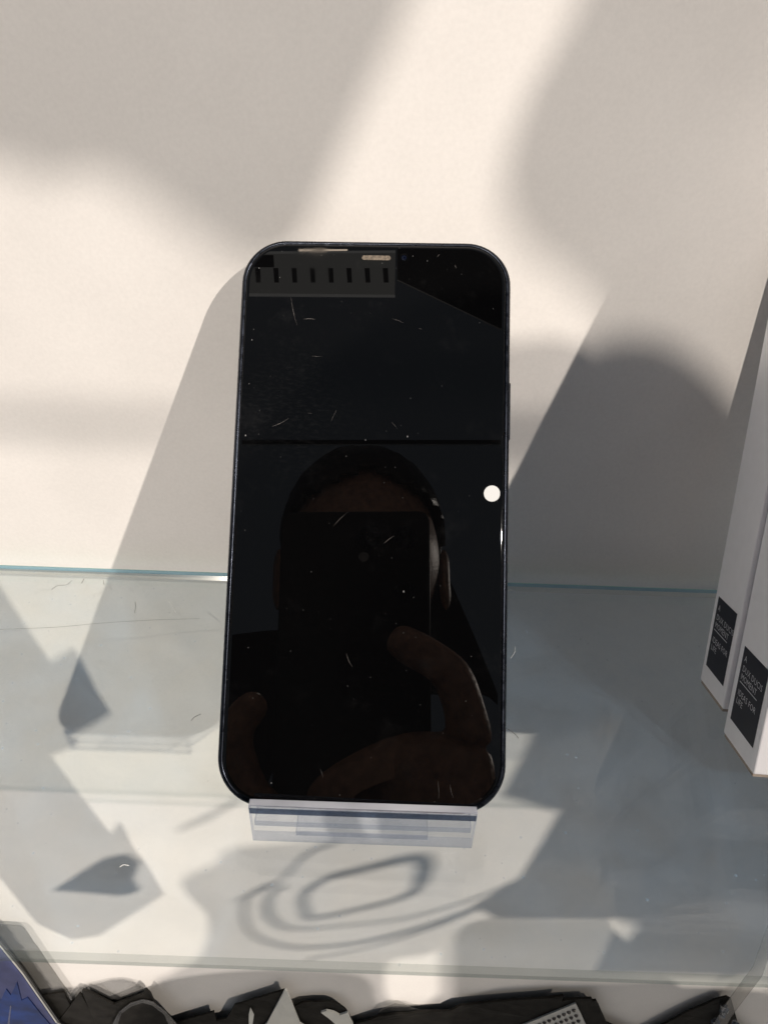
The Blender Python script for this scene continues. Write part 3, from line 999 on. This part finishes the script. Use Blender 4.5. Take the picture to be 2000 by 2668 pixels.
# the head itself, grown into the body mesh: skull, brow, eye hollows, nose, mouth, jaw
bm = bmesh.new()
bm.from_mesh(body.data)
hb = bmesh.ops.create_uvsphere(bm, u_segments=56, v_segments=40, radius=1.0)['verts']
for v in hb:
    a, b, q = v.co                                     # side, forward, up
    w = 1.0 - 0.26 * max(0.0, -q) ** 1.3               # narrower jaw
    side, fwd, up = 0.0765 * a * w, 0.090 * b * (1 - 0.10 * max(0.0, -q)), 0.112 * q
    if b > 0:
        fwd += 0.006 * math.exp(-((q - 0.16) / 0.10) ** 2) * b                                   # brow
        for ex in (-0.42, 0.42):
            fwd -= 0.010 * math.exp(-((q + 0.02) / 0.10) ** 2 - ((a - ex) / 0.17) ** 2)          # eyes
        fwd += 0.024 * math.exp(-((q + 0.20) / 0.14) ** 2 - (a / 0.13) ** 2)                     # nose
        fwd += 0.006 * math.exp(-((q + 0.50) / 0.06) ** 2 - (a / 0.28) ** 2)                     # lips
    v.co = head_c - hu * 0.016 + hs * side + hf * fwd + hu * up
bm.to_mesh(body.data)
bm.free()
for p in body.data.polygons: p.use_smooth = True
bm = bmesh.new()
bmesh.ops.create_uvsphere(bm, u_segments=48, v_segments=32, radius=1.0)
kill = [v for v in bm.verts if v.co.z < -0.45 or (v.co.y > 0.25 and v.co.z < 0.60 - 0.45 * abs(v.co.x)) or (v.co.y > 0.0 and v.co.z < -0.1)]
bmesh.ops.delete(bm, geom=kill, context='VERTS')
for v in bm.verts:
    k = 1 + 0.018 * math.sin(23 * math.atan2(v.co.x, v.co.y)) + random.uniform(-0.008, 0.008)
    x, y, z = v.co * k
    v.co = head_c + hu * 0.012 + hs * (x * 0.082) + hf * (y * 0.090) + hu * (z * 0.094)
bmesh.ops.solidify(bm, geom=list(bm.faces), thickness=0.004)
me = bpy.data.meshes.new('hair')
bm.to_mesh(me); bm.free()
for p in me.polygons: p.use_smooth = True
link('hair', me, MAT['hair'], person)
for sx in (-1, 1):
    ec = head_c + hs * (sx * 0.0835) - hu * 0.030
    bm = bmesh.new()
    bmesh.ops.create_uvsphere(bm, u_segments=24, v_segments=16, radius=1.0)
    for v in bm.verts:
        a, b, q = v.co.x, v.co.y, v.co.z              # out from the head, forward, up
        rr = math.hypot(b, q)
        dent = -0.7 * max(0.0, 1 - rr / 0.62) if a > 0 else 0.0
        w = 0.016 if q > -0.2 else 0.016 + 0.006 * (q + 0.2)
        v.co = ec + hs * (sx * 0.0065 * (a + dent - 0.5 * b)) + hf * (w * b - 0.004 * q) + hu * (0.031 * q)
    me = bpy.data.meshes.new('ear')
    bm.to_mesh(me); bm.free()
    for p in me.polygons: p.use_smooth = True
    link('ear', me, MAT['skin'], person)


# blockers added outside the frame, cut to the shadow outlines they cast on the wall
def shade(name, label, cat, px, light, t, mat='grey_card', thick=0.004, soft=False):
    if soft:
        px = [(p.x, p.y) for p in smooth_path([Vector((u, v, 0)) for u, v in px], 4, True)]
    pts = [on_y(u, v) - light * (t / light.y) for u, v in px]
    return tag(link(name, prism_mesh(name, pts, (0, -thick, 0)), MAT[mat]), label, cat)


shade('upper_left_blocker', 'unseen blocker added to shade the upper left wall', 'board',  # added blocker, cut to the soft shadow at upper left
      [(-700, 300), (-200, 360), (0, 372), (90, 400), (170, 428), (235, 405), (300, 412), (400, 470), (520, 556), (640, 640), (730, 650), (800, 600), (940, 290), (1075, -10), (1200, -300), (-700, -300)], SUN_A, 0.62)
shade('upper_right_blocker', 'unseen rounded blocker added to shade the upper right wall', 'blocker',  # blocker added for the rounded upper right shadow
      [(1640, -300), (1540, 0), (1460, 130), (1400, 250), (1362, 380), (1352, 460), (1372, 540), (1430, 620), (1500, 670), (1560, 730), (1700, 900), (1900, 1000), (2500, 1000), (2600, -300)], SUN_A, 0.52)
shade('bar_blocker', 'unseen thin bar added to cast a line across the wall beside the phone', 'rail',  # added bar, only there for the thin horizontal shadow
      [(-600, 1040), (2100, 1128), (2100, 1150), (-600, 1066)], SUN_A, 0.85, thick=0.006)
shade('stepped_blocker', 'unseen stepped blocker added to shade the lower right wall', 'rack',  # blocker added for the stepped edge of the dark area
      [(1440, 1700), (1428, 1868), (1385, 1960), (1330, 2062), (1480, 2104), (1430, 2190), (1372, 2282), (1250, 2352), (1310, 2384), (1640, 2386), (1605, 2450), (1568, 2524), (1960, 2532), (2100, 2400), (2700, 2300), (2600, 1600), (1900, 1600)], SUN_A, 0.30)
shade('package_dimmer', 'unseen film added to dim the wall above the packages', 'sleeve',  # added film that weakens the sun above the packages
      [(420, 2560), (640, 2530), (880, 2535), (960, 2555), (985, 2620), (1010, 2700), (1130, 2700), (1170, 2620), (1260, 2585), (1420, 2570), (2100, 2590), (2100, 2900), (300, 2900), (380, 2620)], SUN_A, 0.30, 'dimming_film', soft=True)
shade('lower_right_dimmer', 'unseen film added to dim the lower right wall', 'bag',  # second added film, weakens the sun at lower right
      [(1240, 2400), (1500, 2395), (1700, 2390), (2100, 2400), (2100, 2800), (1600, 2800), (1250, 2700), (1200, 2500)], SUN_A, 0.36, 'dimming_film', soft=True)
shade('wedge_blocker', 'small unseen wedge added to shade the lower left wall', 'wedge',  # added piece for one small dark wedge on the wall
      [(150, 2312), (210, 2272), (270, 2236), (330, 2224), (366, 2246), (348, 2290), (366, 2318), (330, 2326), (240, 2318)], SUN_A, 0.26)
shade('lower_left_blocker', 'unseen jagged blocker added to shade the lower left wall', 'leaflet',  # blocker added for the jagged shadow at lower left
      [(-500, 1480), (-30, 1480), (60, 1620), (132, 1724), (192, 1686), (240, 1780), (278, 1840), (230, 1872), (184, 1896), (190, 1926), (122, 1954), (200, 2060), (288, 2172), (312, 2140), (340, 2200), (376, 2244), (420, 2320), (250, 2430), (180, 2440), (90, 2400), (0, 2288), (-300, 2000), (-600, 1900)], SUN_B, 0.225)

shade('lower_right_blocker', 'unseen blocker added to shade the lower right wall', 'bag',  # added blocker, keeps the second sun off the lower right
      [(1640, 1850), (1600, 2100), (1560, 2300), (1500, 2392), (1660, 2400), (1600, 2530), (1950, 2545), (2040, 2520), (2040, 1850)], SUN_B, 0.66, 'jacket', soft=True)
shade('under_stand_blocker', 'unseen dark blocker added to shade the wall under the stand', 'blocker',  # added blocker, keeps the second sun off the wall under the stand
      [(640, 2205), (560, 2250), (470, 2300), (540, 2390), (520, 2490), (440, 2540), (400, 2590), (380, 2900), (2100, 2900), (2100, 2610), (1500, 2570), (1260, 2600), (1160, 2580), (1080, 2640), (1010, 2600), (1010, 2500), (1150, 2450), (1120, 2200)], SUN_B, 0.47, 'jacket', soft=True)
shade('carton_side_blocker', 'unseen blocker added to shade the wall beside the leaning cartons', 'board',  # added blocker, completes the arched shadow beside the cartons
      [(1540, 900), (1620, 876), (1710, 882), (1790, 920), (1870, 990), (1960, 1110), (2040, 1250), (2040, 1400), (1600, 1420), (1345, 1400), (1355, 1290), (1400, 1150), (1460, 980)], SUN_B, 0.62, 'jacket', soft=True)

# a coiled cable hanging outside the frame, its loops shade the wall below the stand
cab = tag(empty('coiled_cable'), 'coiled cable outside the frame whose loops shade the wall below the stand', 'cable')


def cable(px, rad0, closed=False, t=0.40):
    ph = random.uniform(0, 6)
    rad = lambda q: rad0 * (0.62 + 0.45 * (0.5 + 0.5 * math.sin(7 * q + ph)))
    pts = [on_y(u, v) - SUN_A * ((t + 0.004 * i) / SUN_A.y) for i, (u, v) in enumerate(px)]
    link('strand', tube_mesh('strand', smooth_path(pts, 6, closed), rad, 8, closed), MAT['cable'], cab)


cable([(800, 2392), (790, 2335), (850, 2290), (960, 2262), (1075, 2236), (1106, 2256), (1086, 2316), (1040, 2342), (940, 2368), (850, 2388), (800, 2392)], 0.0032)
cable([(720, 2300), (650, 2330), (636, 2390), (664, 2440), (760, 2468), (900, 2462), (1050, 2430), (1200, 2380), (1330, 2320), (1460, 2240)], 0.0018)
cable([(740, 2310), (700, 2340), (704, 2390), (760, 2420), (900, 2412), (1060, 2392), (1240, 2340), (1400, 2270)], 0.0016)
cable([(800, 2500), (960, 2470), (1120, 2420), (1290, 2350)], 0.0013)
cable([(620, 2345), (720, 2302), (800, 2225), (880, 2195)], 0.0014)
cable([(470, 2160), (560, 2120), (660, 2060), (760, 2020)], 0.0022)

# lamps, a panel with added glow and dark ceiling boards the screen mirrors
def rect_px(u0, v0, u1, v1, d):
    return [refl(u0, v0, d), refl(u1, v0, d), refl(u1, v1, d), refl(u0, v1, d)]


DV = 1.9
bk = (refl(820, 720, DV + 0.03) - refl(820, 720, DV))
panel = tag(empty('slotted_panel'), 'panel with dark slots and an added glow, mirrored at the screen top', 'light')  # slotted panel, no lamp: its brightness is added as glow
link('panel_face', prism_mesh('panel_face', [refl(642, 658, DV), refl(1030, 655, DV), refl(1028, 768, DV), refl(642, 764, DV)], bk), MAT['glow_panel'], panel)
link('lower_rim', prism_mesh('lower_rim', [refl(640, 764, DV - 0.01), refl(1029, 768, DV - 0.01), refl(1029, 775, DV - 0.01), refl(640, 772, DV - 0.01)], bk), MAT['glow_rim'], panel)
link('upper_rim', prism_mesh('upper_rim', [refl(670, 655, DV - 0.01), refl(1030, 652, DV - 0.01), refl(1030, 658, DV - 0.01), refl(670, 661, DV - 0.01)], bk), MAT['glow_rim'], panel)
for k in range(8):
    u = 670 + 47.6 * k
    link('slot', prism_mesh('slot', [refl(u - 6, 698, DV - 0.012), refl(u + 7, 698, DV - 0.012), refl(u + 9, 736, DV - 0.012), refl(u - 3, 736, DV - 0.012)], bk * 0.3), MAT['dark_panel'], panel)
link('dark_corner', prism_mesh('dark_corner', [refl(655, 664, DV - 0.012), refl(712, 664, DV - 0.012), refl(714, 696, DV - 0.012), refl(655, 696, DV - 0.012)], bk * 0.3), MAT['dark_panel'], panel)
tag(link('tube_lamp', prism_mesh('tube_lamp', [refl(778, 649, DV), refl(905, 649, DV), refl(905, 652, DV), refl(778, 653, DV)], bk), MAT['tube_on']),
    'thin lit tube lamp mirrored above the slotted panel', 'lamp')
bm = bmesh.new()
bmesh.ops.create_uvsphere(bm, u_segments=20, v_segments=12, radius=0.0066)
me = bpy.data.meshes.new('round_lamp')
bm.to_mesh(me); bm.free()
lo = tag(link('round_lamp', me, MAT['lamp_on']), 'bright round lamp mirrored at the right edge of the screen', 'lamp')
lo.location = refl(1281, 1286, 0.60)
bk2 = (refl(900, 900, 2.43) - refl(900, 900, 2.4))
tag(link('dark_ceiling_board', prism_mesh('dark_ceiling_board', [refl(1036, 560, 2.2), refl(1036, 728, 2.2), refl(1345, 876, 2.2), refl(1345, 560, 2.2)], bk2), MAT['dark_panel']),
    'dark slanting board mirrored in the upper right of the screen', 'board')
beam = tag(empty('cross_beam'), 'dark horizontal beam mirrored across the screen', 'beam')
link('beam_board', prism_mesh('beam_board', rect_px(540, 1149, 1345, 1157, 2.3), bk2), MAT['dark_panel'], beam)
link('beam_lip', prism_mesh('beam_lip', rect_px(540, 1157.5, 1345, 1160.5, 2.29), bk2), MAT['white_card'], beam)
